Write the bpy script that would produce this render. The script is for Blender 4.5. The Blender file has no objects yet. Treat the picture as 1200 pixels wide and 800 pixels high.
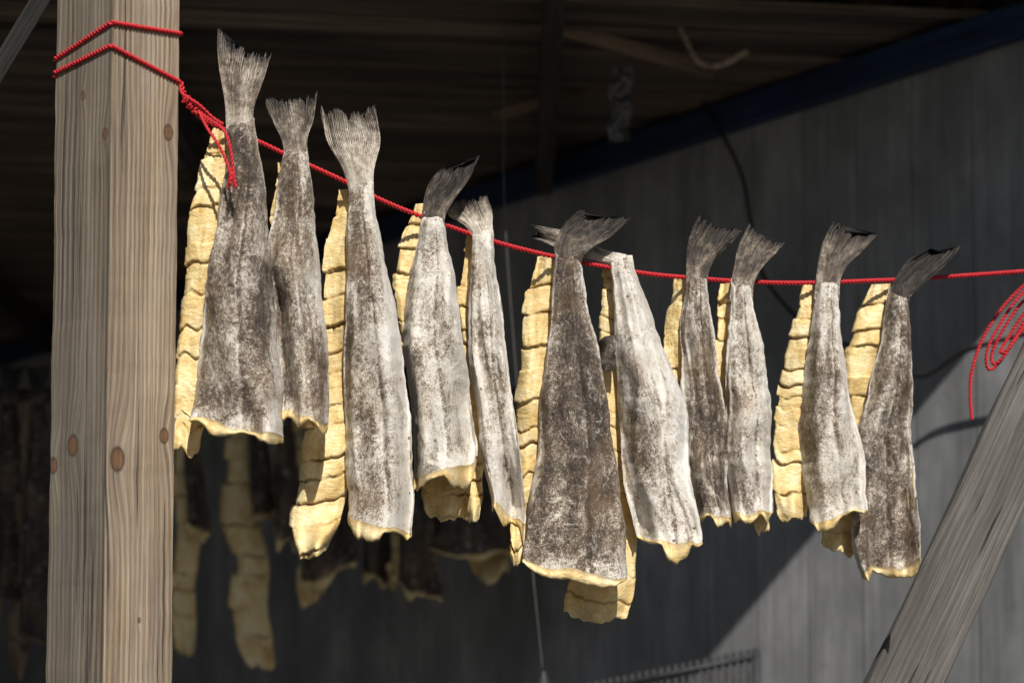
import bpy, math, random
import numpy as np
from mathutils import Vector, noise as mn

random.seed(7); np.random.seed(7)
scene = bpy.context.scene
COL = scene.collection
scene.view_settings.view_transform = 'Standard'
scene.view_settings.look = 'None'
scene.view_settings.exposure = 0

# ------------------------------------------------------------------ survey: photo direction + real distance -> place
FP = 85/36*1200
S5, C5 = math.sin(math.radians(5)), math.cos(math.radians(5))
EYE = 1.65
def W(px, py, y):
    a = (px-600)/FP; b = (400-py)/FP
    d = (a, C5-b*S5, S5+b*C5)
    t = y/d[1]
    return Vector((a*t, y, EYE+d[2]*t))
def rope_y(px): return 3.70+(px-210)/1030*0.60
def wall_t(px):
    a = (px-600)/FP
    return (1.27-6*a)/(3.6+5*a)
def wall_y(px): return 6+5*wall_t(px)
def roof_z(y): return 3.55-0.087*y

cam = bpy.data.cameras.new("camera"); camo = bpy.data.objects.new("camera", cam)
COL.objects.link(camo); scene.camera = camo
camo.location = (0, 0, EYE); camo.rotation_euler = (math.radians(95), 0, 0)
cam.lens = 85; cam.sensor_width = 36; cam.clip_end = 2000; cam.clip_start = 0.05
cam.dof.use_dof = True; cam.dof.focus_distance = 3.90; cam.dof.aperture_fstop = 3.8

# ------------------------------------------------------------------ light
AZ, EL = math.radians(11), math.radians(43.5)
sv = Vector((math.sin(AZ)*math.cos(EL), -math.cos(AZ)*math.cos(EL), math.sin(EL)))
sl = bpy.data.lights.new("sun", 'SUN'); sl.energy = 5.0; sl.angle = math.radians(0.5); sl.color = (1, .96, .89)
so = bpy.data.objects.new("sun", sl); COL.objects.link(so)
so.rotation_mode = 'QUATERNION'; so.rotation_quaternion = sv.to_track_quat('Z', 'Y')
world = bpy.data.worlds.new("World"); scene.world = world; world.use_nodes = True
nt = world.node_tree; bg = nt.nodes["Background"]
sky = nt.nodes.new("ShaderNodeTexSky"); sky.sky_type = 'NISHITA'; sky.sun_disc = False
sky.sun_elevation = EL; sky.sun_rotation = math.radians(169)
nt.links.new(sky.outputs[0], bg.inputs[0]); bg.inputs[1].default_value = 0.05

# ------------------------------------------------------------------ node helpers
class M:
    def __init__(s, name):
        s.m = bpy.data.materials.new(name); s.m.use_nodes = True
        s.t = s.m.node_tree; s.b = s.t.nodes["Principled BSDF"]
        s.b.inputs["Roughness"].default_value = .8
    def n(s, typ, **kw):
        o = s.t.nodes.new(typ)
        for k, v in kw.items(): setattr(o, k, v)
        return o
    def l(s, a, b): s.t.links.new(a, b)
    def put(s, sock, v):
        if isinstance(v, bpy.types.NodeSocket): s.l(v, sock)
        else: sock.default_value = v
    def math(s, op, a, b=0.0, c=None, clamp=False):
        o = s.n("ShaderNodeMath", operation=op, use_clamp=clamp)
        s.put(o.inputs[0], a); s.put(o.inputs[1], b)
        if c is not None: s.put(o.inputs[2], c)
        return o.outputs[0]
    def mix(s, f, a, b, mode='MIX'):
        o = s.n("ShaderNodeMix", data_type='RGBA', blend_type=mode)
        s.put(o.inputs[0], f); s.put(o.inputs[6], a); s.put(o.inputs[7], b)
        return o.outputs[2]
    def ramp(s, f, stops):
        o = s.n("ShaderNodeValToRGB"); r = o.color_ramp
        while len(r.elements) < len(stops): r.elements.new(.5)
        for e, (p, c) in zip(r.elements, stops):
            e.position = p; e.color = (c if len(c) == 4 else (*c, 1))
        s.put(o.inputs[0], f); return o.outputs[0]
    def noise(s, vec, scale, detail=4, rough=.5, dist=0):
        o = s.n("ShaderNodeTexNoise"); s.put(o.inputs["Vector"], vec)
        o.inputs["Scale"].default_value = scale; o.inputs["Detail"].default_value = detail
        o.inputs["Roughness"].default_value = rough; o.inputs["Distortion"].default_value = dist
        return o.outputs[0]
    def mapping(s, vec, scale=(1, 1, 1), loc=(0, 0, 0)):
        o = s.n("ShaderNodeMapping"); s.put(o.inputs[0], vec)
        o.inputs["Scale"].default_value = scale; o.inputs["Location"].default_value = loc
        return o.outputs[0]
    def bump(s, h, strength=.5, dist=.002):
        o = s.n("ShaderNodeBump"); o.inputs["Strength"].default_value = strength
        o.inputs["Distance"].default_value = dist; s.put(o.inputs["Height"], h)
        s.l(o.outputs[0], s.b.inputs["Normal"])
    def objvec(s):
        tc = s.n("ShaderNodeTexCoord"); oi = s.n("ShaderNodeObjectInfo")
        k = s.math('MULTIPLY', oi.outputs["Random"], 37.0)
        v = s.n("ShaderNodeVectorMath", operation='ADD')
        s.l(tc.outputs["Object"], v.inputs[0]); s.l(k, v.inputs[1]); return v.outputs[0]
    def attr(s):
        a = s.n("ShaderNodeAttribute"); a.attribute_name = "mask"
        sp = s.n("ShaderNodeSeparateColor"); s.l(a.outputs["Color"], sp.inputs[0]); return sp.outputs
    def color(s, c): s.put(s.b.inputs["Base Color"], c)

def skin_color(m, v, D):
    big = m.noise(m.mapping(v, (1, 1, .7)), 28, 5, .65, .5)
    med = m.noise(m.mapping(v, (1, 1, .9)), 150, 5, .82, .4)
    fine = m.noise(v, 540, 3, .8)
    d = m.math('ADD', D, m.math('MULTIPLY', m.math('SUBTRACT', big, .5), 1.25))
    d = m.math('ADD', d, m.math('MULTIPLY', m.math('SUBTRACT', med, .5), 1.6))
    d = m.math('ADD', d, m.math('MULTIPLY', m.math('SUBTRACT', fine, .5), 1.7))
    c = m.ramp(d, [(0.0, (.90, .86, .79)), (.28, (.74, .67, .58)), (.45, (.38, .31, .24)), (.60, (.155, .112, .08)), (.95, (.036, .025, .019))])
    pm = m.ramp(m.noise(v, 60, 6, .85, .8), [(.56, (0, 0, 0)), (.63, (1, 1, 1))])
    c = m.mix(m.math('MULTIPLY', pm, .5), c, (.82, .77, .69, 1))
    st = m.ramp(m.noise(v, 11, 3, .6), [(.50, (0, 0, 0)), (.68, (1, 1, 1))])
    c = m.mix(m.math('MULTIPLY', st, .25), c, (.36, .225, .105, 1))
    return c, med, fine

# --- fish skin
m = M("fish_skin"); v = m.objvec(); A = m.attr()
c, med, fine = skin_color(m, v, A[0])
vo = m.n("ShaderNodeTexVoronoi"); m.put(vo.inputs["Vector"], v); vo.inputs["Scale"].default_value = 26
sp = m.math('LESS_THAN', vo.outputs["Distance"], .07)
c = m.mix(m.math('MULTIPLY', sp, .8), c, (.03, .022, .018, 1))
m.color(c); m.b.inputs["Roughness"].default_value = .42
wr = m.noise(m.mapping(v, (1, 1, .55)), 48, 5, .65, 1.6)
h = m.math('ADD', m.math('MULTIPLY', med, .8), m.math('MULTIPLY', fine, .4))
h = m.math('ADD', h, m.math('MULTIPLY', wr, .9))
m.bump(h, .9, .005)
SKIN = m.m

# --- flesh
m = M("dried_flesh"); v = m.objvec(); A = m.attr()
n1 = m.noise(v, 26, 4, .6); n2 = m.noise(m.mapping(v, (1, 1, 2.0)), 90, 4, .6, .6)
n3 = m.noise(m.mapping(v, (1, 1, .25)), 300, 4, .7, .8)
x = m.math('ADD', m.math('MULTIPLY', n1, .6), m.math('MULTIPLY', n2, .35)); x = m.math('ADD', x, m.math('MULTIPLY', n3, .12))
c = m.ramp(x, [(.36, (.60, .38, .12)), (.52, (.83, .62, .28)), (.68, (.92, .80, .50))])
br = m.ramp(m.noise(v, 15, 4, .65), [(.52, (0, 0, 0)), (.72, (1, 1, 1))])
c = m.mix(m.math('MULTIPLY', br, .38), c, (.52, .30, .09, 1))
c = m.mix(A[0], c, (.15, .065, .015, 1))
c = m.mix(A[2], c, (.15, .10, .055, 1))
m.color(c); m.b.inputs["Roughness"].default_value = .38
m.bump(m.math('ADD', n2, m.math('MULTIPLY', n3, .4)), .65, .0035)
FLESH = m.m

# --- tail fin
m = M("tail_fin_skin"); v = m.objvec(); A = m.attr()
cs, med, fine = skin_color(m, v, A[2])
wob = m.math('MULTIPLY', m.math('SUBTRACT', m.noise(v, 30, 3), .5), .10)
ray = m.math('SINE', m.math('MULTIPLY', m.math('ADD', A[0], wob), 2*math.pi*29))
n2 = m.noise(v, 90, 5, .75)
x = m.math('ADD', m.math('MULTIPLY', ray, .11), m.math('ADD', m.math('MULTIPLY', n2, 1.3), m.math('SUBTRACT', A[2], .64)))
x = m.math('ADD', x, m.math('MULTIPLY', m.math('POWER', A[1], 2.5), .22))
c = m.ramp(x, [(.12, (.70, .63, .53)), (.40, (.38, .315, .245)), (.64, (.13, .10, .076)), (1, (.03, .024, .02))])
ed = m.math('MULTIPLY', m.math('POWER', A[1], 7), m.math('ADD', .45, n2))
c = m.mix(m.math('MINIMUM', ed, .9), c, (.028, .022, .018, 1))
f = m.ramp(A[1], [(.10, (0, 0, 0)), (.42, (1, 1, 1))])
c = m.mix(f, cs, c)
m.color(c); m.b.inputs["Roughness"].default_value = .5
m.bump(m.math('ADD', m.math('MULTIPLY', m.math('MULTIPLY', ray, A[1]), .4), m.math('ADD', n2, med)), .8, .003)
FIN = m.m

# --- timber
def timber(name, lo, mid, hi, knots=(), grain=1.0, crack=.5, ring=.05, kcol=(.27, .115, .038, 1), tint=(.20, .185, .165, 1), tf=.35, rf=620., ckw=(110, 1.6), edge=None):
    m = M(name); uv = m.n("ShaderNodeUVMap").outputs[0]
    sep = m.n("ShaderNodeSeparateXYZ"); m.l(uv, sep.inputs[0]); U, V = sep.outputs[0], sep.outputs[1]
    g = U; core = None; rimm = None
    kn = m.math('MULTIPLY', m.noise(uv, 220, 3), .5)
    for (ku, kv, r) in knots:
        du = m.math('DIVIDE', m.math('SUBTRACT', U, ku), r*1.0); dv = m.math('DIVIDE', m.math('SUBTRACT', V, kv), r*1.4)
        q = m.math('ADD', m.math('MULTIPLY', du, du), m.math('MULTIPLY', dv, dv))
        q = m.math('ADD', q, m.math('SUBTRACT', kn, .25))
        k = m.math('LESS_THAN', q, 1.0)
        rim = m.math('EXPONENT', m.math('MULTIPLY', m.math('POWER', m.math('SUBTRACT', m.math('SQRT', m.math('MAXIMUM', q, 0.0)), 1.0), 2.0), -35.0))
        w2 = m.math('ADD', m.math('MULTIPLY', du, du), m.math('MULTIPLY', m.math('MULTIPLY', dv, dv), .16))
        e = m.math('EXPONENT', m.math('MULTIPLY', w2, -.3))
        g = m.math('ADD', g, m.math('MULTIPLY', e, r*1.5))
        core = k if core is None else m.math('MAXIMUM', core, k)
        rimm = rim if rimm is None else m.math('MAXIMUM', rimm, rim)
    cv = m.n("ShaderNodeCombineXYZ"); m.l(g, cv.inputs[0]); m.l(V, cv.inputs[1])
    gv = cv.outputs[0]
    wob = m.noise(m.mapping(gv, (7, .8, 1)), 1, 3, .5)
    gg = m.math('ADD', g, m.math('MULTIPLY', wob, .045*grain))
    rings = m.math('SINE', m.math('MULTIPLY', gg, rf))
    rmod = m.noise(m.mapping(gv, (30, 1.0, 1)), 1, 2)
    fib = m.noise(m.mapping(gv, (420, 3, 1)), 1, 6, .75)
    blot = m.noise(m.mapping(gv, (16, 1.6, 1)), 1, 5, .65)
    x = m.math('ADD', m.math('MULTIPLY', m.math('MULTIPLY', rings, rmod), ring*2), m.math('MULTIPLY', fib, .6))
    x = m.math('ADD', x, m.math('MULTIPLY', blot, .4))
    c = m.ramp(x, [(.34, lo), (.49, mid), (.62, hi)])
    ck = m.noise(m.mapping(gv, (ckw[0], ckw[1], 1)), 1, 3, .5)
    ckm = m.ramp(ck, [(.32, (1, 1, 1)), (.36, (0, 0, 0))])
    c = m.mix(m.math('MULTIPLY', ckm, crack), c, (.03, .023, .016, 1))
    gry = m.ramp(m.noise(m.mapping(uv, (12, 1.5, 1), (3, 5, 0)), 1, 5, .6), [(.42, (0, 0, 0)), (.62, (1, 1, 1))])
    c = m.mix(m.math('MULTIPLY', gry, tf), c, tint)
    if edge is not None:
        shade_side = m.math('LESS_THAN', U, edge)
        c = m.mix(shade_side, c, m.mix(1.0, c, (.52, .55, .58, 1), 'MULTIPLY'))  # face turned from the sun: its shade deepened in the wood colour
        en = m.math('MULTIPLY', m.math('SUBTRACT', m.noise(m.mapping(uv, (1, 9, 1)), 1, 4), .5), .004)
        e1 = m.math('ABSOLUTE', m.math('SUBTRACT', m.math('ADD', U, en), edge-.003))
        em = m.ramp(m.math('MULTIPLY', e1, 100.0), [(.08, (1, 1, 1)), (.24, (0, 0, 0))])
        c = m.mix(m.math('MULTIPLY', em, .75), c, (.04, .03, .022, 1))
    if core is not None:
        kc = m.mix(m.noise(uv, 160, 3), kcol, (.05, .026, .013, 1))
        c = m.mix(m.math('MULTIPLY', core, .85), c, kc)
        c = m.mix(m.math('MULTIPLY', rimm, .7), c, (.03, .018, .010, 1))
    m.color(c); m.b.inputs["Roughness"].default_value = .82
    m.bump(m.math('ADD', x, m.math('MULTIPLY', ckm, -.9)), 1.0, .004)
    return m.m
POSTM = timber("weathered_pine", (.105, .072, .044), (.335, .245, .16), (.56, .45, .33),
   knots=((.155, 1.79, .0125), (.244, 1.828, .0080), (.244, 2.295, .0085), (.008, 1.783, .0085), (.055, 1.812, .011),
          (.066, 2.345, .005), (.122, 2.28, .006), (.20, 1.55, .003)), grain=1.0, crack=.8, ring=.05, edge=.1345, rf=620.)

# ------------------------------------------------------------------ mesh helpers
def link(name, me, parent=None, **props):
    o = bpy.data.objects.new(name, me); COL.objects.link(o)
    if parent: o.parent = parent
    for k, v in props.items(): o[k] = v
    return o
def mesh(name, verts, faces, mats, mi=None, smooth=True, mask=None, uv=None):
    me = bpy.data.meshes.new(name); me.from_pydata([tuple(p) for p in verts], [], faces)
    for q in mats: me.materials.append(q)
    if mi is not None: me.polygons.foreach_set("material_index", mi)
    me.polygons.foreach_set("use_smooth", [smooth]*len(me.polygons))
    if mask is not None:
        a = me.color_attributes.new("mask", 'FLOAT_COLOR', 'POINT')
        a.data.foreach_set("color", np.array([(r, g, b, 1) for r, g, b in mask], dtype=np.float32).ravel())
    if uv is not None:
        l = me.uv_layers.new(name="UVMap")
        for lp in me.loops: l.data[lp.index].uv = uv[lp.vertex_index]
    me.update(); return me

def prism(p0, p1, w, h, side, bev=.006, segs=30, wob=.0, seed=0):
    p0, p1 = Vector(p0), Vector(p1); ax = (p1-p0); L = ax.length; ax.normalize()
    sd = Vector(side); sd = (sd-ax*sd.dot(ax)).normalized(); th = ax.cross(sd)
    prof = []
    for cx, cy, a0 in ((1, -1, -90), (1, 1, 0), (-1, 1, 90), (-1, -1, 180)):
        for k in range(4):
            a = math.radians(a0+k*30)
            prof.append((cx*(w/2-bev)+bev*math.cos(a), cy*(h/2-bev)+bev*math.sin(a)))
    prof.append(prof[0]); n = len(prof)
    per = [0]
    for i in range(1, n): per.append(per[-1]+math.dist(prof[i], prof[i-1]))
    vs, uv, fs = [], [], []
    for j in range(segs+1):
        t = j/segs; c = p0+ax*L*t
        for i, (a, b) in enumerate(prof):
            k = 1+wob*mn.noise(Vector((a*30, b*30+seed, t*L*6)))
            vs.append(c+sd*a*k+th*b*k); uv.append((per[i]+seed*.37, t*L))
    for j in range(segs):
        for i in range(n-1):
            fs.append((j*n+i, j*n+i+1, (j+1)*n+i+1, (j+1)*n+i))
    fs.append(tuple(range(n-2, -1, -1))); fs.append(tuple(segs*n+i for i in range(n-1)))
    return vs, fs, uv
def merge(parts):
    V, F, U = [], [], []
    for v, f, u in parts:
        o = len(V); V += list(v); U += list(u); F += [tuple(i+o for i in q) for q in f]
    return V, F, U

def catmull(pts, step=.003):
    P = [Vector(p) for p in pts]; P = [P[0]*2-P[1]]+P+[P[-1]*2-P[-2]]; out = []
    for i in range(1, len(P)-2):
        a, b, c, d = P[i-1:i+3]; n = max(2, int((c-b).length/step))
        for k in range(n):
            t = k/n
            out.append(.5*((2*b)+(c-a)*t+(2*a-5*b+4*c-d)*t*t+(3*b-a-3*c+d)*t**3))
    out.append(P[-2]); return out
def tube(pts, r, k=7, taper=None):
    V, F, U = [], [], []; n = len(pts); prev = None
    for i, p in enumerate(pts):
        t = (pts[min(i+1, n-1)]-pts[max(i-1, 0)])
        t = t.normalized() if t.length > 1e-9 else Vector((1, 0, 0))
        if prev is None: prev = t.orthogonal().normalized()
        a = (prev-t*prev.dot(t)).normalized(); b = t.cross(a); prev = a
        rr = r if taper is None else r*taper(i/(n-1))
        for j in range(k):
            q = 2*math.pi*j/k; V.append(p+a*math.cos(q)*rr+b*math.sin(q)*rr); U.append((j/k, i*.01))
    for i in range(n-1):
        for j in range(k):
            F.append((i*k+j, i*k+(j+1) % k, (i+1)*k+(j+1) % k, (i+1)*k+j))
    F.append(tuple(range(k-1, -1, -1))); F.append(tuple((n-1)*k+j for j in range(k)))
    return V, F, U
def twist(pts, R=.0019, r=.0019, pitch=.014, strands=2):
    n = len(pts); out = []; prev = None; fr = []; s = 0
    for i, p in enumerate(pts):
        t = (pts[min(i+1, n-1)]-pts[max(i-1, 0)]).normalized()
        if prev is None: prev = t.orthogonal().normalized()
        a = (prev-t*prev.dot(t)).normalized(); prev = a
        if i: s += (p-pts[i-1]).length
        fr.append((p, a, t.cross(a), s))
    for k in range(strands):
        ph = 2*math.pi*k/strands
        q = [p+a*R*math.cos(2*math.pi*s/pitch+ph)+b*R*math.sin(2*math.pi*s/pitch+ph) for p, a, b, s in fr]
        out.append(tube(q, r, 6))
    return merge(out)

# ------------------------------------------------------------------ fish builders
def smooth(a, k=9):
    if len(a) < k: return a
    p = np.pad(a, k//2, mode='reflect', reflect_type='odd'); return np.convolve(p, np.ones(k)/k, 'valid')
def edges(rows):
    rows = np.array(rows, float); py = np.linspace(rows[0, 0], rows[-1, 0], 160)
    return py, smooth(np.interp(py, rows[:, 0], rows[:, 1]), 21), smooth(np.interp(py, rows[:, 0], rows[:, 2]), 21)
def N(a, b, c): return mn.noise(Vector((a, b, c)))
def sst(x): x = min(1, max(0, x)); return x*x*(3-2*x)

def skin_mesh(o, rows, y0, seed, bl, br, dark=.5, pale=0, flare=1.0, nv=130, nu=44, fold=1.0, lip=1.0, side=1, bg_shade=0):
    PY, XL, XR = edges(rows); top = PY[0]; V, mask, F, mi = [], [], [], []
    up = lambda py, arr: float(np.interp(py, PY, arr))
    outer = [[None]*nu for _ in range(nv+1)]; inner = [[None]*nu for _ in range(nv+1)]; Dk = [[0]*nu for _ in range(nv+1)]
    for j in range(nv+1):
        v = j/nv
        for i in range(nu):
            u = -1+2*i/(nu-1); un = math.sin(u*1.38)/math.sin(1.38)
            u01 = (un+1)/2
            bot = bl+(br-bl)*u01 + 11*N(u*1.3, seed, 3)*min(flare, 1.3) + 3.5*N(u*3.2, seed, 9) + 1.0*N(u*9, seed, 19)
            py = top+v*(bot-top)
            xl = up(py, XL)+4.5*N(py*.018, seed, 1)+1.3*N(py*.10, seed, 5)
            xr = up(py, XR)+4.5*N(py*.018, seed+8, 1)+1.3*N(py*.10, seed+8, 5)
            p = W((xl+xr)/2+(xr-xl)/2*un, py, y0)
            w = (xr-xl)/2*y0/FP
            B = w*(1.15-.30*min(1, v*2.2))*sst(v/.07+.08)
            off = -B*(math.cos(u*1.38)-math.cos(1.38))/(1-math.cos(1.38))
            k = min(1, v*2.2)
            lat = .10+.16*N(v*2.5, seed, 0)
            off += k*fold*(.036*N(u*1.3, v*2.0, seed)+.017*N(u*2.4, v*4.0, seed+4)+.0045*N(u*5, v*11, seed+2)+.0012*N(u*12, v*30, seed+6))
            r1 = 1-abs(N(u*1.7+.6*N(v*3, 1, seed), v*1.1, seed+31))*2; off -= k*.014*fold*max(0, r1)**4*(1-.5*v)
            off += k*.0025*math.exp(-((u-lat)/.04)**2)
            off += .026*flare*sst((v-.50)/.50)*math.sin(u*3.6+seed*2+1.2*N(u, seed, 8))
            off += -flare*max(0, (v-.90)/.10)**2*(.014+.036*N(u*2.0, seed, 7))
            q = p+Vector((0, off, 0)); outer[j][i] = q
            th = .003+(.005+.006*(1-u*u)+.012*max(0, (v-.8)/.2))*sst(v/.06)
            cc = W((xl+xr)/2, py, y0)
            inner[j][i] = Vector((cc.x+(q.x-cc.x)*.94, q.y+th, q.z))
            D = dark-.03+.34*N(u*1.3, v*2.8, seed+11)+.16*N(u*4, v*7, seed+12)
            if pale: D -= .80*max(0, pale*u*side-.0)
            D -= .55*sst((abs(u)-.55)/.45)*(.6+.8*N(v*4, u, seed+3))
            D -= .28*sst((v-.93)/.07)*(.6+N(u*3, seed, 4))
            D += .20*math.exp(-((u-lat-.06)/.05)**2)-.22*math.exp(-((u-lat)/.022)**2)
            Dk[j][i] = D
    def add(p, mk): V.append(p-o); mask.append(mk); return len(V)-1
    n = 2*nu
    for j in range(nv+1):
        for i in range(nu): add(outer[j][i], (Dk[j][i], j/nv, i/nu))
        for i in reversed(range(nu)): add(inner[j][i], (0, 0, bg_shade))
    for j in range(nv):
        for i in range(n):
            i2 = (i+1) % n
            F.append((j*n+i, (j+1)*n+i, (j+1)*n+i2, j*n+i2)); mi.append(0 if i < nu or i == n-1 else 1)
    F.append(tuple(range(n))); mi.append(0)
    K = 11; base = nv*n; prevrow = [base+i for i in range(nu)]
    for k in range(1, K):
        s = k/K; row = []
        for i in range(nu):
            u = -1+2*i/(nu-1)
            hh = max(0, .38+1.2*N(u*1.8, seed, 21)+.3*N(u*5, seed, 25)+.1*N(u*13, seed, 26))
            hgt = lip*(.005+.016*hh)*(1-.45*abs(u)**5)
            outw = lip*(.006+.018*max(0, .4+N(u*2.2, seed, 22)))
            a = outer[nv][i]; b = inner[nv][i]
            q = a.lerp(b, s)+Vector((.002*N(u*4, s*2, seed), -outw*math.sin(math.pi*s)**.7*(1-s*.7)+.0015*N(u*9, s*3, seed), -hgt*math.sin(math.pi*s)**.75))
            row.append(add(q, (.45*max(0, N(u*9, s*2, seed+2)), 0, max(bg_shade, .35*max(0, N(u*6, s, seed))))))
        for i in range(nu-1): F.append((prevrow[i], row[i], row[i+1], prevrow[i+1])); mi.append(1)
        prevrow = row
    last = [base+n-1-i for i in range(nu)]
    for i in range(nu-1): F.append((prevrow[i], last[i], last[i+1], prevrow[i+1])); mi.append(1)
    return mesh("skin_side", V, F, [SKIN, FLESH], mi, True, mask)

def flesh_mesh(o, rows, y0, seed, nv=340, nu=26, cut=.034, deep=1.0, shade=0., curl=1.0):
    PY, XL, XR = edges(rows); top, bot0 = PY[0], PY[-1]
    H = (bot0-top)*y0/FP; rnd = random.Random(seed); cuts = [rnd.uniform(.03, .05)]
    while cuts[-1] < H+.1: cuts.append(cuts[-1]+cut*rnd.uniform(.55, 1.75))
    cuts = [-.01]+cuts; V, F, mask = [], [], []; n = 2*nu
    for j in range(nv+1):
        v = j/nv; row = []
        for i in range(nu):
            u = -1+2*i/(nu-1); un = math.sin(u*1.38)/math.sin(1.38)
            py = top+v*(bot0+14*N(u*1.2, seed, 3)+5*N(u*3, seed, 4)+3*N(u*9, seed, 5)-6*abs(u)**3-top)
            s = v*H+.007*u*math.sin(seed)-.002*u*u+.0025*N(u*1.3, v*7, seed)+.0012*N(u*5, v*16, seed)
            idx = 0
            while idx < len(cuts)-2 and cuts[idx+1] < s: idx += 1
            a, b = cuts[idx], cuts[idx+1]; f = min(1, max(0, (s-a)/(b-a)))
            dist = min(s-a, b-s); near = idx if s-a < b-s else idx+1
            gstr = max(.03, min(1, .55+.5*math.sin(near*7.3+seed)+1.0*N(u*1.5, near*3.1, seed)))
            gr = math.exp(-(dist/.0019)**2); soft = math.exp(-(dist/.005)**2)
            bw = 2.4*math.sin(idx*3.9+seed)*deep
            xl = float(np.interp(py, PY, XL))+bw+4*N(py*.022, seed, 1)+1.2*N(py*.13, seed, 6)+2.0*gr*gstr*deep
            xr = float(np.interp(py, PY, XR))+3*N(py*.04, seed+9, 1)
            tp = sst((v-.93)/.07)*.12; mid = (xl+xr)/2
            p = W(mid+(xr-xl)/2*un*(1-tp), py, y0); w = (xr-xl)/2*y0/FP
            off = -.40*w*(math.cos(u*1.38)-math.cos(1.38))/(1-math.cos(1.38))
            off += .016*N(u*.9, v*3, seed)+.003*N(u*2.5, v*9, seed+5)+.0012*N(u*7, v*26, seed)+.0005*N(u*14, v*60, seed)
            off += deep*gstr*(.0065*gr+.0008*soft)
            off += .004*math.sin(idx*5.1+seed)*(f-.5)*deep+.0025*math.sin(idx*2.7)*deep
            ml = math.exp(-((u+.1+.35*N(v*4, seed, 2))/.05)**2)*max(0, min(1, .2+1.5*N(v*9, seed, 17)))
            off += .005*ml
            off -= curl*.045*sst((v-.86)/.14)*(.3+N(u*1.3, seed, 12))
            q = p+Vector((0, off, 0)); row.append(q)
            V.append(q-o)
            em = max(0, (abs(u)-.85)/.15)*.25
            mask.append((min(1, .85*gr*gstr*deep+.08*soft*gstr*deep+.4*ml*deep), v, max(0, min(1, shade+em*(.5+N(v*20, u, seed))+.18*max(0, N(u*1.5, v*5, seed+40))))))
        for i in reversed(range(nu)):
            q = row[i]; th = .006+.007*(1-(-1+2*i/(nu-1))**2)
            V.append(q+Vector((0, th, 0))-o); mask.append((0, v, .3))
    for j in range(nv):
        for i in range(n):
            i2 = (i+1) % n; F.append((j*n+i, (j+1)*n+i, (j+1)*n+i2, j*n+i2))
    F.append(tuple(range(n)))
    base = nv*n; prev = [base+i for i in range(nu)]
    for k in range(1, 5):
        s = k/5; row = []
        for i in range(nu):
            u = -1+2*i/(nu-1); a = V[base+i]; b = V[base+n-1-i]
            V.append(a.lerp(b, s)+Vector((0, -.003*math.sin(math.pi*s), -.006*math.sin(math.pi*s)*(1-u**4)))); mask.append((0, 1, shade)); row.append(len(V)-1)
        for i in range(nu-1): F.append((prev[i], row[i], row[i+1], prev[i+1]))
        prev = row
    last = [base+n-1-i for i in range(nu)]
    for i in range(nu-1): F.append((prev[i], last[i], last[i+1], prev[i+1]))
    return mesh("flesh_side", V, F, [FLESH], None, True, mask)

def tail_mesh(o, L, R, y0, seed, dark=.5, ns=48, nu=90, bend=.02, rag=1.0, name="tail_fin"):
    def al(poly):
        P = np.array(poly, float); d = np.r_[0, np.cumsum(np.hypot(*np.diff(P, axis=0).T))]; d /= d[-1]
        t = np.linspace(0, 1, 60); return smooth(np.interp(t, d, P[:, 0]), 11), smooth(np.interp(t, d, P[:, 1]), 11)
    lx, ly = al(L); rx, ry = al(R); t60 = np.linspace(0, 1, 60)
    V, F, mask = [], [], []; n = 2*nu
    for j in range(ns+1):
        s = j/ns; row = []
        for i in range(nu):
            u = i/(nu-1); uc = 2*u-1
            te = 1-.07*(1-uc*uc)-rag*(.09*abs(N(u*6, seed, 1))+.11*max(0, N(u*24, seed, 2)))
            q = s*te
            a = (np.interp(q, t60, lx), np.interp(q, t60, ly)); b = (np.interp(q, t60, rx), np.interp(q, t60, ry))
            px = a[0]+(b[0]-a[0])*u+1.0*s*N(u*3, s*4, seed); py = a[1]+(b[1]-a[1])*u
            off = -.010*(1-s)*sst(s/.25)*(1-uc*uc)+bend*s*s+.030*s*N(u*1.8, s*1.2, seed)+.0006*s**.5*math.sin((u+.04*N(u*6, s*2, seed))*2*math.pi*23)
            off += .003*s*N(u*8, s*4, seed)
            p = W(px, py, y0)+Vector((0, off, 0)); row.append(p)
            V.append(p-o); mask.append((u, s, dark+.30*N(u*3, s*3, seed)))
        for i in reversed(range(nu)):
            uc = 2*i/(nu-1)-1; th = .0012+.012*(1-s)**3*max(0, 1-uc*uc)**.5
            V.append(row[i]+Vector((0, th, 0))-o); mask.append((i/(nu-1), s, dark))
    for j in range(ns):
        for i in range(n):
            i2 = (i+1) % n; F.append((j*n+i2, (j+1)*n+i2, (j+1)*n+i, j*n+i))
    F.append(tuple(range(n))); F.append(tuple(ns*n+i for i in reversed(range(n))))
    return mesh(name, V, F, [FIN], None, True, mask)

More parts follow.
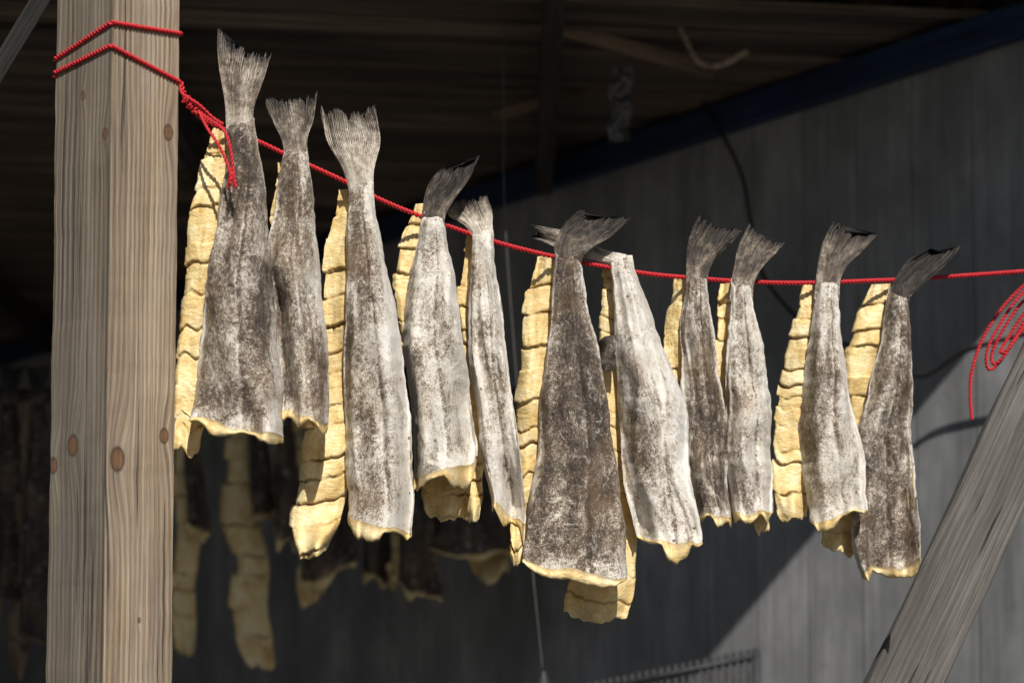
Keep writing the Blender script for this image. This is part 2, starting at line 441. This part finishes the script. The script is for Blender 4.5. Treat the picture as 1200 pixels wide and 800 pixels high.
FISH = [
 dict(hang=(270,152), tail=([(266,172),(265,150),(264,120),(256,80),(253,28)], [(301,176),(298,150),(296,128),(308,98),(319,56)]), td=.44,
  skin=[(138,268,297),(160,265,300),(200,264,307),(300,248,316),(400,233,325),(500,223,333),(530,224,334)], bl=492, br=514, dark=.62, lip=1.2,
  flesh=[(150,246,272),(200,236,270),(250,222,265),(350,213,250),(450,205,245),(530,204,238)], deep=.7,
  label="large brown-skinned split cod with tall pale tail on red cord"),
 dict(hang=(345,185), tail=([(333,200),(333,178),(330,162),(317,138),(306,108)], [(363,202),(361,180),(359,162),(367,140),(371,102)]), td=.50,
  skin=[(170,334,360),(190,332,364),(250,318,370),(300,314,372),(400,322,384),(480,330,386),(520,334,386)], bl=480, br=498, dark=.56,
  flesh=[(190,325,345),(260,318,350),(400,326,360),(497,345,372)], deep=.5,
  label="narrow brown dried cod with ragged tail hung on red cord"),
 dict(hang=(420,222), tail=([(411,248),(410,225),(402,200),(382,165),(372,118)], [(440,252),(438,228),(437,200),(446,165),(438,116)]), td=.28,
  skin=[(212,410,437),(240,411,440),(300,405,450),(400,404,470),(500,403,481),(600,405,483),(650,406,483)], bl=600, br=628, dark=.54, pale=.9, lip=1.6, flare=1.3,
  flesh=[(222,397,422),(300,380,416),(400,377,414),(500,358,412),(590,346,405),(625,338,396),(648,346,386)], deep=1, curl=1.5,
  label="large grey dried cod with pale fan tail and deep-cut yellow flesh"),
 dict(hang=(503,252), tail=([(493,272),(494,250),(497,230),(502,212),(518,194)], [(521,274),(521,252),(534,232),(551,208),(564,176)]), td=.82,
  skin=[(248,495,521),(262,492,521),(300,482,527),(400,473,545),(500,483,556),(550,484,560),(620,490,556)], bl=566, br=540, dark=.36, pale=.25, flare=2.2, lip=2.2,
  flesh=[(238,485,502),(300,466,495),(360,462,490),(480,486,520),(560,492,552),(604,496,540)], deep=.9, curl=1.8,
  label="pale dried cod with dark tail folded sideways on red cord"),
 dict(hang=(563,270), tail=([(555,292),(554,276),(544,262),(524,252),(519,230)], [(579,294),(578,276),(577,262),(577,245),(569,224)]), td=.26,
  skin=[(264,556,578),(300,550,580),(400,547,592),(500,560,605),(600,575,617),(640,578,617)], bl=590, br=614, dark=.30, pale=.3, lip=1.9, flare=1.5,
  flesh=[(270,548,562),(350,535,560),(410,540,562),(520,530,566),(590,526,566),(608,534,563)], deep=.8,
  label="slim whitish dried cod with stubby pale tail on red cord"),
 dict(hang=(662,297), tail=([(649,318),(650,298),(649,284),(660,262),(682,243)], [(681,320),(681,302),(694,290),(720,274),(742,252)]), td=.78,
  skin=[(290,651,678),(312,649,680),(350,647,688),(400,642,700),(500,630,715),(600,620,730),(650,613,733),(700,612,734)], bl=658, br=678, dark=.73, lip=1.2,
  flesh=[(300,627,655),(350,616,655),(400,610,650),(500,603,640),(600,600,630),(656,597,625)], deep=1,
  label="broad dark-skinned dried cod with bent brown tail and yellow flesh"),
 dict(hang=(728,308), tail=([(735,314),(700,306),(660,293),(620,276)], [(734,298),(708,293),(672,270),(620,260)]), td=.22,
  skin=[(299,716,742),(350,718,757),(400,720,775),(450,722,795),(500,725,810),(550,730,806),(600,735,815),(665,755,820)], bl=628, br=632, dark=.40, pale=.4, fold=1.3, lip=1.5,
  flesh=[(306,708,732),(400,700,728),(500,702,730),(560,705,742),(620,690,746),(680,664,746),(718,655,742)], deep=.6, curl=1.4,
  label="wide pale-bellied dried cod with tail pointing sideways on cord"),
 dict(hang=(815,323), tail=([(803,346),(804,322),(804,300),(809,272),(822,247)], [(829,348),(829,322),(837,304),(855,286),(874,266)]), td=.66,
  skin=[(318,804,828),(335,803,829),(400,796,838),(450,798,845),(500,800,850),(550,803,855),(600,812,858),(625,813,858)], bl=606, br=606, dark=.54,
  flesh=[(326,787,808),(400,778,806),(450,780,810),(560,805,830)], deep=.8,
  label="small mottled brown dried cod with flared tail on red cord"),
 dict(hang=(869,330), tail=([(855,352),(857,330),(861,308),(867,284),(880,257)], [(882,354),(883,332),(892,314),(908,298),(924,280)]), td=.56,
  skin=[(326,857,881),(345,855,881),(400,852,893),(500,848,905),(550,850,908),(600,858,908),(625,858,908)], bl=600, br=600, dark=.42, pale=.6,
  flesh=[(332,846,862),(400,836,860),(450,839,860),(560,870,890),(618,880,905)], deep=.5,
  label="small pale-edged dried cod with brown tail hung on red cord"),
 dict(hang=(967,328), tail=([(954,350),(956,328),(958,306),(965,280),(980,255)], [(984,352),(984,328),(993,310),(1014,292),(1037,268)]), td=.62,
  skin=[(322,957,981),(345,954,983),(400,947,988),(450,940,995),(500,935,1003),(550,940,1010),(600,950,1014),(630,950,1014)], bl=614, br=596, dark=.44, pale=.45,
  flesh=[(334,940,962),(400,922,955),(450,912,950),(500,910,950),(608,905,948)], deep=.8,
  label="dried cod with dark forked tail and wide yellow flesh strip"),
 dict(hang=(1052,330), tail=([(1041,368),(1043,346),(1047,328),(1062,306),(1096,286)], [(1065,370),(1065,350),(1078,336),(1104,316),(1131,284)]), td=1.1,
  skin=[(336,1042,1064),(370,1038,1066),(400,1033,1068),(450,1018,1070),(500,1003,1068),(550,1005,1068),(600,995,1072),(650,998,1070),(700,1004,1062)], bl=672, br=658, dark=.60, flare=1.6, lip=1.6,
  flesh=[(333,1020,1044),(400,992,1040),(440,988,1034),(500,995,1030),(610,962,1020),(644,958,1010)], deep=.9,
  label="brown dried cod with thin black tail beside weathered brace"),
]
for k, f in enumerate(FISH):
    hx, hy = f['hang']; yr = rope_y(hx); o = W(hx, hy, yr); seed = 3.7*k+1.3
    root = link("dried_cod", None, label=f['label'], category="dried fish", group="split cod hung to dry on a red cord")
    root.location = o; root.empty_display_size = .05
    ys = yr-.010
    link("skin_side", skin_mesh(o, f['skin'], ys, seed, f['bl'], f['br'], f['dark'], f.get('pale', 0), f.get('flare', 1), fold=f.get('fold', 1), lip=f.get('lip', 1.2)), root)
    link("flesh_side", flesh_mesh(o, f['flesh'], yr+.022, seed, deep=f['deep'], curl=f.get('curl', 1.0)), root)
    link("tail_fin", tail_mesh(o, f['tail'][0], f['tail'][1], ys-.003, seed, f['td'], rag=1.0), root)
    if k == 6:
        link("belly_fin", tail_mesh(o, [(722,392),(708,394),(697,404),(694,414)], [(722,432),(712,434),(704,433),(699,430)], ys-.02, seed+1, .85, ns=20, nu=40, bend=0, name="belly_fin"), root)

# background row under the roof, its shade also put into darker colours
YB = 7.15
BG = [
 dict(x=218, skin=[(470,215,229),(560,216,240),(640,222,250)], bl=610, br=622, flesh=[(470,205,219),(540,200,226),(620,206,236),(690,198,228),(764,206,232)]),
 dict(x=283, skin=[(470,284,300),(540,290,318),(620,296,330)], bl=606, br=590, flesh=[(470,276,294),(540,264,292),(600,258,300),(660,276,318),(720,270,312),(776,286,328)]),
 dict(x=330, skin=[(470,326,340),(560,322,352),(640,318,350)], bl=620, br=640, flesh=[(470,338,350),(560,346,360),(632,342,358)]),
 dict(x=390, skin=[(470,384,400),(560,372,414),(660,352,420)], bl=676, br=660, flesh=[(470,376,388),(600,356,384),(700,350,384)]),
 dict(x=440, skin=[(470,434,450),(560,430,458),(660,424,456)], bl=664, br=684, flesh=[(470,446,458),(600,446,466),(690,440,466)]),
 dict(x=482, skin=[(470,474,490),(560,468,500),(690,468,518)], bl=684, br=704, flesh=[(470,466,478),(600,458,476),(680,456,476)]),
 dict(x=545, skin=[(470,538,554),(560,518,575),(640,495,602)], bl=640, br=644, flesh=[(470,530,544),(600,545,590),(672,552,600)]),
 dict(x=12, skin=[(470,2,22),(580,-6,32),(700,-8,36)], bl=690, br=700, flesh=[(470,-8,8),(600,-20,5),(720,-24,2)]),
 dict(x=44, skin=[(470,36,54),(580,28,62),(760,20,60)], bl=742, br=750, flesh=[(470,26,40),(600,14,34),(790,10,34)]),
]
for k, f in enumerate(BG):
    deep_shade = f['x'] < 100  # leftmost fish: deeper shade painted into skin, flesh and rim
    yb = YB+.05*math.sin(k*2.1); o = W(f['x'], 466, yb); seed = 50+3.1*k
    root = link("dried_cod", None, label="shade-darkened split cod hung to dry in the shade on a rail", category="dried fish", group="split cod drying on a pole in the shade")
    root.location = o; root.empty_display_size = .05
    link("skin_side", skin_mesh(o, f['skin'], yb-.045, seed, f['bl'], f['br'], 2.2 if deep_shade else 1.1, nv=60, nu=20, flare=1.0, lip=(.6 if deep_shade else 2.2), bg_shade=(1 if deep_shade else .1)), root)
    link("flesh_side", flesh_mesh(o, f['flesh'], yb+.02, seed, nv=140, nu=14, cut=.08, deep=1.6, shade=(1 if deep_shade else .15), curl=1.5), root)
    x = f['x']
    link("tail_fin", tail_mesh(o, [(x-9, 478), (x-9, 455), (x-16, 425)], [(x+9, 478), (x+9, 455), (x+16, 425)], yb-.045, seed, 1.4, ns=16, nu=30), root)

# ------------------------------------------------------------------ cord
m = M("red_cord_fibre"); v = m.objvec()
c = m.ramp(m.noise(v, 500, 3, .6), [(.3, (.28, .006, .010)), (.65, (.70, .018, .030))])
m.color(c); m.b.inputs["Roughness"].default_value = .6; m.bump(m.noise(v, 900, 2), .6, .001)
RED = m.m
s = .1345; th = math.radians(48)
C0 = W(125, 400, 3.60); C0.z = 0
dR = Vector((math.cos(th), math.sin(th), 0)); dL = Vector((-math.sin(th), math.cos(th), 0))
C1 = C0+dR*s; C3 = C0+dL*s; C2 = C1+dL*s; PC = (C0+C2)/2
def at(C, py):
    z = W(600, py, C.y).z; d = (C-PC).normalized(); p = C+d*.0025; p.z = z; return p
seq = [at(C3, 70), at(C0, 27), at(C1, 40), at(C2, 62), at(C3, 86), at(C0, 54), at(C1, 97)]
def lin(pts, step=.002):
    out = []
    for a, b in zip(pts, pts[1:]):
        n = max(2, int((b-a).length/step))
        for i in range(n): out.append(a.lerp(b, i/n))
    out.append(pts[-1])
    P = [p.copy() for p in out]
    for _ in range(3): P = [P[0]]+[(P[i-1]+P[i]*2+P[i+1])/4 for i in range(1, len(P)-1)]+[P[-1]]
    return P
wrap = lin([at(C3, 90), at(C2, 80)]+seq)
parts = [twist(wrap, .0022, .0021)]
ropepx = [(218,118),(236,138),(268,154),(300,165),(345,186),(400,211),(450,236),(500,256),(560,277),(600,289),(650,301),(700,311),(760,321),(815,326),(870,330),(920,331.5),(970,331),(1020,329),(1060,327.5),(1130,323),(1200,318),(1246,315)]
RP = [seq[-1]]+[W(x, y, rope_y(x)) for x, y in ropepx]
parts.append(twist(catmull(RP, .002), .0023, .0022))
parts.append(twist(catmull([at(C1, 100)+Vector((0,-.004,0)), W(214,110,3.69), W(232,122,3.69), W(248,137,3.70), W(262,146,3.70)], .002), .0014, .0016))
kp = []
for i in range(60):
    q = i/59; a = q*2*math.pi*3.2; c = W(214, 112, 3.695).lerp(W(232, 132, 3.70), q)
    kp.append(c+Vector((.005*math.cos(a)*.6, .006*math.sin(a), .006*math.cos(a))))
parts.append(twist(catmull(kp, .002), .0012, .0015))
parts.append(twist(catmull([W(232,130,3.69), W(246,140,3.675), W(262,152,3.662), W(269,170,3.652), W(272,190,3.65), W(276,220,3.65)], .002), .0014, .0016))
parts.append(twist(catmull([W(234,132,3.685), W(243,150,3.67), W(255,168,3.655), W(264,186,3.65), W(270,204,3.648), W(269,216,3.648)], .002), .0014, .0016))
for q in range(9):
    parts.append(tube(catmull([W(271,196,3.65), W(272+q-4,208,3.648), W(272+1.6*(q-4),219+q%3*3,3.647+.002*q)]), .0006, 4))
link("red_cord", mesh("red_cord", *merge(parts)[:2], [RED]), label="taut twisted red cord wrapped and knotted round wooden post", category="rope")

# weathered brace + its post
BR = timber("weathered_grey_timber", (.018, .016, .014), (.105, .097, .086), (.24, .222, .20), knots=((.80, 1.93, .012), (.83, 2.35, .009), (.78, 1.55, .010)), grain=2.0, crack=.95, ring=.02, kcol=(.06, .045, .032, 1), tint=(.14, .13, .115, 1), ckw=(75, 3.0))
YBR = 4.29
b0, b1 = W(1060, 800, YBR), W(1256, 376, YBR); bd = (b1-b0).normalized()
g0 = b0-bd*((b0.z)/bd.z); t1 = b0+bd*((2.62-b0.z)/bd.z)
v, f, u = prism(g0, t1, .122, .05, (1, 0, -.4), .004, 160, .06, 2)
link("timber_brace", mesh("timber_brace", v, f, [BR], uv=u), label="weathered grey timber brace leaning diagonally beside the drying fish", category="timber beam")
rp = Vector((t1.x+.10, YBR, 0))
v, f, u = prism(rp, rp+Vector((0, 0, 3.0)), .13, .13, (1, 0, 0), .006, 40, .01, 5)
link("wooden_post", mesh("wooden_post", v, f, [BR], uv=u), label="grey upright timber post holding the diagonal brace", category="post", group="upright timber posts of the drying rack")

# loose cord hanging at the brace
yb = YBR+.055; lp = []
loops = [
 [(1262,318),(1222,326),(1194,348),(1172,380),(1157,410),(1158,432),(1170,426),(1188,398),(1212,362),(1262,336)],
 [(1262,322),(1224,332),(1198,354),(1177,384),(1163,412),(1164,426),(1176,418),(1194,390),(1218,360),(1262,342)],
 [(1262,328),(1226,340),(1204,362),(1185,390),(1172,412),(1182,408),(1200,384),(1222,362),(1262,350)],
]
for k, L_ in enumerate(loops):
    lp.append(twist(catmull([W(x, y, yb+.006*math.sin(k*2+i*1.3)) for i, (x, y) in enumerate(L_)], .002), .0017, .0018))
lp.append(twist(catmull([W(1262,320,yb), W(1212,328,yb), W(1180,354,yb), W(1153,394,yb), W(1140,430,yb), W(1137,460,yb), W(1139,492,yb)], .002), .0017, .0018))
ring = []
X = Vector((.92, 0, -.39))
for i in range(90):
    q = i/89*3.0; a = q*2*math.pi; c = W(1264+3*q, 324+6*q, YBR)
    ring.append(c+X*.066*max(-1, min(1, 1.3*math.cos(a)))+Vector((0, 1, 0))*.030*max(-1, min(1, 1.3*math.sin(a)))+bd*.002*q)
lp.append(twist(catmull(ring), .002, .002))
link("red_cord", mesh("loose_red_cord", *merge(lp)[:2], [RED]), label="loose end of red cord looped and dangling from brace", category="rope")

# main post
v, f, u = [], [], []
bev = .003
def corner(C, d1, d2):
    return [C+d1*bev, C+d1*bev*.3+d2*bev*.3, C+d2*bev]
loop = corner(C3, (C2-C3).normalized(), (C0-C3).normalized())+corner(C0, (C3-C0).normalized(), (C1-C0).normalized())+corner(C1, (C0-C1).normalized(), (C2-C1).normalized())+corner(C2, (C1-C2).normalized(), (C3-C2).normalized())
loop.append(loop[0]); per = [-bev]
for i in range(1, len(loop)): per.append(per[-1]+(loop[i]-loop[i-1]).length)
nn = len(loop); SG = 140; ZT = 2.95
for j in range(SG+1):
    z = ZT*j/SG
    for i, p in enumerate(loop):
        d = (p-PC).normalized(); q = p+d*(.002*mn.noise(Vector((i*1.3, z*6, 0)))+.0015*mn.noise(Vector((i*2.3, z*28, 4)))); v.append(Vector((q.x, q.y, z))); u.append((per[i], z))
for j in range(SG):
    for i in range(nn-1): f.append((j*nn+i, j*nn+i+1, (j+1)*nn+i+1, (j+1)*nn+i))
f.append(tuple(reversed(range(nn-1)))); f.append(tuple(SG*nn+i for i in range(nn-1)))
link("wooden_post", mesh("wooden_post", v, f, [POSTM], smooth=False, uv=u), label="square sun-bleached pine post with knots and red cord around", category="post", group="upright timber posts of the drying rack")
a = W(150, -170, 3.85); b = W(-60, 178, 3.95)
v, f, u = prism(a, b, .03, .05, (1, 0, .5), .003, 20, .02, 9)
STRUT = timber("dark_weathered_timber", (.008, .007, .006), (.030, .027, .024), (.07, .065, .06), grain=1.5, crack=.8, ring=.02, tf=0)
link("timber_strut", mesh("timber_strut", v, f, [STRUT], uv=u), label="thin grey timber strut slanting away from the post", category="timber beam")

# ------------------------------------------------------------------ shed
m = M("grey_board_wall"); uv = m.n("ShaderNodeUVMap").outputs[0]
sep = m.n("ShaderNodeSeparateXYZ"); m.l(uv, sep.inputs[0]); U, Vv = sep.outputs[0], sep.outputs[1]
k = m.math('DIVIDE', U, .21); fr = m.math('FRACT', k); fl = m.math('FLOOR', k)
ed = m.math('MINIMUM', fr, m.math('SUBTRACT', 1.0, fr))
gap = m.ramp(ed, [(.006, (1, 1, 1)), (.03, (0, 0, 0))])
cv = m.n("ShaderNodeCombineXYZ"); m.l(m.math('MULTIPLY', fl, 3.71), cv.inputs[0]); tint = m.noise(cv.outputs[0], 1, 0)
str_ = m.noise(m.mapping(uv, (34, 1.6, 1)), 1, 6, .7, .3); blo = m.noise(m.mapping(uv, (3, 1.6, 1)), 1, 5, .65)
x = m.math('ADD', m.math('MULTIPLY', str_, .32), m.math('MULTIPLY', blo, .68)); x = m.math('ADD', x, m.math('MULTIPLY', m.math('SUBTRACT', tint, .5), .10))
c = m.ramp(x, [(.32, (.125, .127, .132)), (.5, (.235, .238, .245)), (.66, (.41, .41, .415))])
c = m.mix(m.math('MULTIPLY', gap, .25), c, (.03, .03, .032, 1))
st = m.ramp(m.noise(m.mapping(uv, (12, 6, 1)), 1, 5, .75), [(.60, (0, 0, 0)), (.68, (1, 1, 1))])
c = m.mix(m.math('MULTIPLY', st, .28), c, (.05, .047, .045, 1))
m.color(c); m.bump(m.math('ADD', x, m.math('MULTIPLY', gap, -.5)), .6, .004)
WALLM = m.m
def shedwood(name, base):
    m = M(name); uv = m.n("ShaderNodeUVMap").outputs[0]
    n1 = m.noise(m.mapping(uv, (60, 2.5, 1)), 1, 5, .65); n2 = m.noise(m.mapping(uv, (9, .5, 1)), 1, 3)
    x = m.math('ADD', m.math('MULTIPLY', n1, .4), m.math('MULTIPLY', n2, .6))
    c = m.ramp(x, [(.38, tuple(q*.25 for q in base)), (.52, base), (.66, tuple(q*2.6 for q in base))])
    m.color(c); m.bump(n1, .5, .003); return m.m
ROOFM = shedwood("dark_roof_boards", (.125, .090, .066))
RAFT = shedwood("dark_rafter_wood", (.045, .034, .027))
m = M("blue_paint"); uv = m.n("ShaderNodeUVMap").outputs[0]
c = m.ramp(m.noise(m.mapping(uv, (30, 3, 1)), 1, 5, .7), [(.35, (.006, .014, .036)), (.6, (.012, .038, .10)), (.75, (.05, .06, .075))])
m.color(c); m.b.inputs["Roughness"].default_value = .6; BLUE = m.m
shed = link("shed", None, label="open-fronted wooden shed with grey board wall and dark roof", category="shed")
shed.location = (-2, 8, 0)
SO = Vector((-2, 8, 0))
V, F, UV = [], [], []; wn = Vector((-.811, -.584, 0))
ts = np.linspace(-.32, 1.65, 60)
for off in (0, -.08):
    for t in ts:
        x, y = 1.27-3.6*t, 6+5*t
        for z in (0, 1, 2, roof_z(y)-.002):
            V.append(Vector((x, y, z))+wn*off-SO); UV.append((t*6.16+20, z))
n = len(ts)
for i in range(n-1):
    for kz in range(3):
        a = i*4+kz; F.append((a, a+1, a+5, a+4)); b = a+n*4; F.append((b, b+4, b+5, b+1))
link("wall", mesh("wall", V, F, [WALLM], smooth=False, uv=UV), shed)
x0 = -5.2
parts = []
yy = 5.6
while yy < 14.1:
    h = roof_z(yy+.14)-.03
    parts.append(prism((x0, yy+.07, 0), (x0, yy+.07, h), .138, .025, (0, 1, 0), .003, 3, 0, yy)); yy += .142
xx = -5.1
while xx < -4.2:
    parts.append(prism((xx, 14.05, 0), (xx, 14.05, 2.28), .138, .025, (1, 0, 0), .003, 3, 0, xx)); xx += .142
v, f, u = merge(parts); v = [p-SO for p in v]
link("side_wall", mesh("side_wall", v, f, [ROOFM], smooth=False, uv=u), shed)
parts = []; yy = 5.80; i = 0
while yy < 13.9:
    w = .17+.03*math.sin(i*3.3); z = roof_z(yy+w/2)+.013+.008*math.sin(i*5.7)
    parts.append(prism((-5.6, yy+w/2-.60, z+.052+.006*math.sin(i*1.7)), (3.2, yy+w/2+.60, z-.052+.006*math.sin(i*2.9)), w, .024, (0, 1, -.087), .003, 6, 0, i*1.31)); yy += w+.030; i += 1
v, f, u = merge(parts)
cz = lambda y: roof_z(y)+.075
o = len(v)
for dz in (0, .03):
    for (x, y) in ((-5.65, 4.98), (3.25, 5.12), (3.25, 14.8), (-5.65, 14.5)):
        v.append(Vector((x, y, cz(y)+dz))); u.append((x, y))
f += [(o, o+3, o+2, o+1), (o+4, o+5, o+6, o+7), (o, o+1, o+5, o+4), (o+1, o+2, o+6, o+5), (o+2, o+3, o+7, o+6), (o+3, o, o+4, o+7)]
v = [p-SO for p in v]
link("roof", mesh("roof", v, f, [ROOFM], smooth=False, uv=u), shed)
for k, x in enumerate((-4.2, -3.1, -2.0, -.95, .1)):
    yend = min(14, 6+5*(1.27-x)/3.6-.15)
    p0 = Vector((x, 5.25, roof_z(5.25)-.085)); p1 = Vector((x, yend, roof_z(yend)-.085))
    v, f, u = prism(p0-SO, p1-SO, .05, .11, (1, 0, 0), .003, 8, .02, k)
    link("rafter", mesh("rafter", v, f, [RAFT], smooth=False, uv=u), shed)
def wp(t, z, off): return Vector((1.27-3.6*t, 6+5*t, z))+wn*off
zb = lambda t: 2.97-.435*t
v, f, u = prism(wp(-.3, zb(-.3), .03)-SO, wp(1.6, zb(1.6), .03)-SO, .05, .085, (wn.x, wn.y, 0), .004, 30, .01, 3)
link("blue_beam", mesh("blue_beam", v, f, [BLUE], smooth=False, uv=u), shed)
PL = shedwood("brown_scrap_board", (.26, .175, .11))
v, f, u = prism(W(470, -18, 6.1)-SO, W(835, 84, 6.35)-SO, .035, .04, (0, 1, 0), .004, 12, .03, 4)
link("roof_batten", mesh("roof_batten", v, f, [PL], uv=u), shed)
v, f, u = prism(W(590, 134, 7.0)-SO, W(730, 92, 6.75)-SO, .12, .03, (0, 1, .15), .003, 8, .03, 6)
link("roof_batten", mesh("scrap_board", v, f, [PL], uv=u), shed, label="short brown plank under the roof boards")

a = W(-120, 462, YB+.05); b = W(690, 462, wall_y(690)-.01)
bp = [a.lerp(b, i/40)+Vector((0, 0, .006*math.sin(i*.7))) for i in range(41)]
v, f, u = tube(bp, .024, 12)
link("drying_pole", mesh("drying_pole", v, f, [RAFT], uv=u), label="dark round drying pole fixed to grey board wall", category="pole")
v, f, u = prism((a.x-.02, a.y+.05, 0), (a.x-.02, a.y+.05, roof_z(a.y)), .09, .09, (1, 0, 0), .004, 20, .01, 8)
link("wooden_post", mesh("wooden_post", v, f, [RAFT], uv=u), label="dark shed post carrying the drying pole", category="post")

# cable on the wall, strings
m = M("black_cable_rubber"); m.color((.012, .012, .013, 1)); m.b.inputs["Roughness"].default_value = .5; BLK = m.m
m = M("pale_string"); m.color(m.ramp(m.noise(m.objvec(), 300, 2), [(.3, (.08, .077, .072)), (.7, (.15, .145, .14))])); STR = m.m
cp = [(800,30),(806,70),(818,110),(848,160),(870,208),(880,262),(892,318),(935,372),(1000,408),(1052,432),(1085,440),(1130,412),(1200,392),(1260,380)]
link("black_cable", mesh("black_cable", *tube(catmull([W(x, y, wall_y(x)-.12) for x, y in cp], .02), .0055, 7)[:2], [BLK]), label="slack black cable draped across the grey board wall", category="cable")
cp = [(770,-20),(786,5),(800,40),(820,74),(845,76),(876,60)]
m = M("pale_bent_wood"); m.color(m.ramp(m.noise(m.objvec(), 60, 4), [(.35, (.18, .13, .09)), (.65, (.40, .30, .21))])); PB = m.m
link("hooked_wire", mesh("hooked_wire", *tube(catmull([W(x, y, 6.2) for x, y in cp], .01), .007, 7, lambda t: .5+.9*t)[:2], [PB]), label="bent pale hook hanging from the roof boards", category="hook")
string = link("hanging_string", mesh("hanging_string", *tube(catmull([W(588,-40,6.0), W(590,120,5.9), W(592,260,5.8), W(610,500,5.7), W(625,675,5.6), W(636,786,5.6)], .02), .0011, 6)[:2], [STR]), label="thin pale string with small weight hanging under roof", category="string")
c = W(637, 800, 5.6); V, F = [], []
prf = [(.002, .03), (.006, .026), (.010, .018), (.015, .004), (.016, -.014), (.012, -.028), (.004, -.034)]
for r, z in prf:
    for j in range(14): a = j/14*2*math.pi; V.append(c+Vector((r*math.cos(a), r*math.sin(a), z)))
for i in range(len(prf)-1):
    for j in range(14): F.append((i*14+j, i*14+(j+1) % 14, (i+1)*14+(j+1) % 14, (i+1)*14+j))
m = M("dull_metal"); m.color(m.ramp(m.noise(m.objvec(), 40, 5, .7), [(.35, (.012, .012, .014)), (.65, (.035, .035, .038))])); m.b.inputs["Roughness"].default_value = .6; MET = m.m
link("weight", mesh("weight", V, F, [MET]), string)
V, F = [], []
for j in range(21):
    for i in range(9):
        p = W(716+3.2*i+6*N(j*.2, 1, 0)-j*.2+(3-abs(i-4))*math.sin(j*.5), 78+4.4*j, 6.1); p.y += .03*N(i*.5, j*.35, 4)+.015*N(i, j, 2); V.append(p)
for j in range(20):
    for i in range(8): F.append((j*9+i, j*9+i+1, j*9+i+10, j*9+i+9))
m = M("cloudy_plastic"); m.color((.06, .055, .05, 1)); m.b.inputs["Roughness"].default_value = .3
link("plastic_scrap", mesh("plastic_scrap", V, F, [m.m]), label="crumpled cloudy plastic scrap dangling from shed roof", category="plastic scrap")

# metal grate
parts = []; A_, B_ = W(690, 803, 6.35), W(886, 762, 6.25)
for i in range(24):
    t = i/23; p = A_.lerp(B_, t); parts.append(tube([Vector((p.x, p.y, q)) for q in (0.05, .5, 1.0, p.z+.008)], .0065, 6))
for dz in (-.012, -.6, -1.15):
    parts.append(tube([A_+Vector((0, -.01, dz)), B_+Vector((0, -.01, dz))], .006, 8))
for p in (A_, B_): parts.append(tube([Vector((p.x, p.y-.01, q)) for q in (0, .6, p.z)], .010, 8))
link("metal_grate", mesh("metal_grate", *merge(parts)[:2], [MET]), label="dull metal bar grate standing upright by the wall", category="grate")

# ground
m = M("gravel_ground"); tc = m.n("ShaderNodeTexCoord").outputs["Object"]
n1 = m.noise(tc, 30, 6, .7); n2 = m.noise(tc, .6, 4)
m.color(m.ramp(m.math('ADD', m.math('MULTIPLY', n1, .7), m.math('MULTIPLY', n2, .3)), [(.35, (.04, .037, .032)), (.65, (.10, .093, .08))])); m.bump(n1, .6, .02)
G = 600
g = link("ground", mesh("ground", [(-G, -G, 0), (G, -G, 0), (G, G, 0), (-G, G, 0)], [(0, 1, 2, 3)], [m.m], smooth=False), kind="structure", label="grey gravel ground around the shed", category="ground")
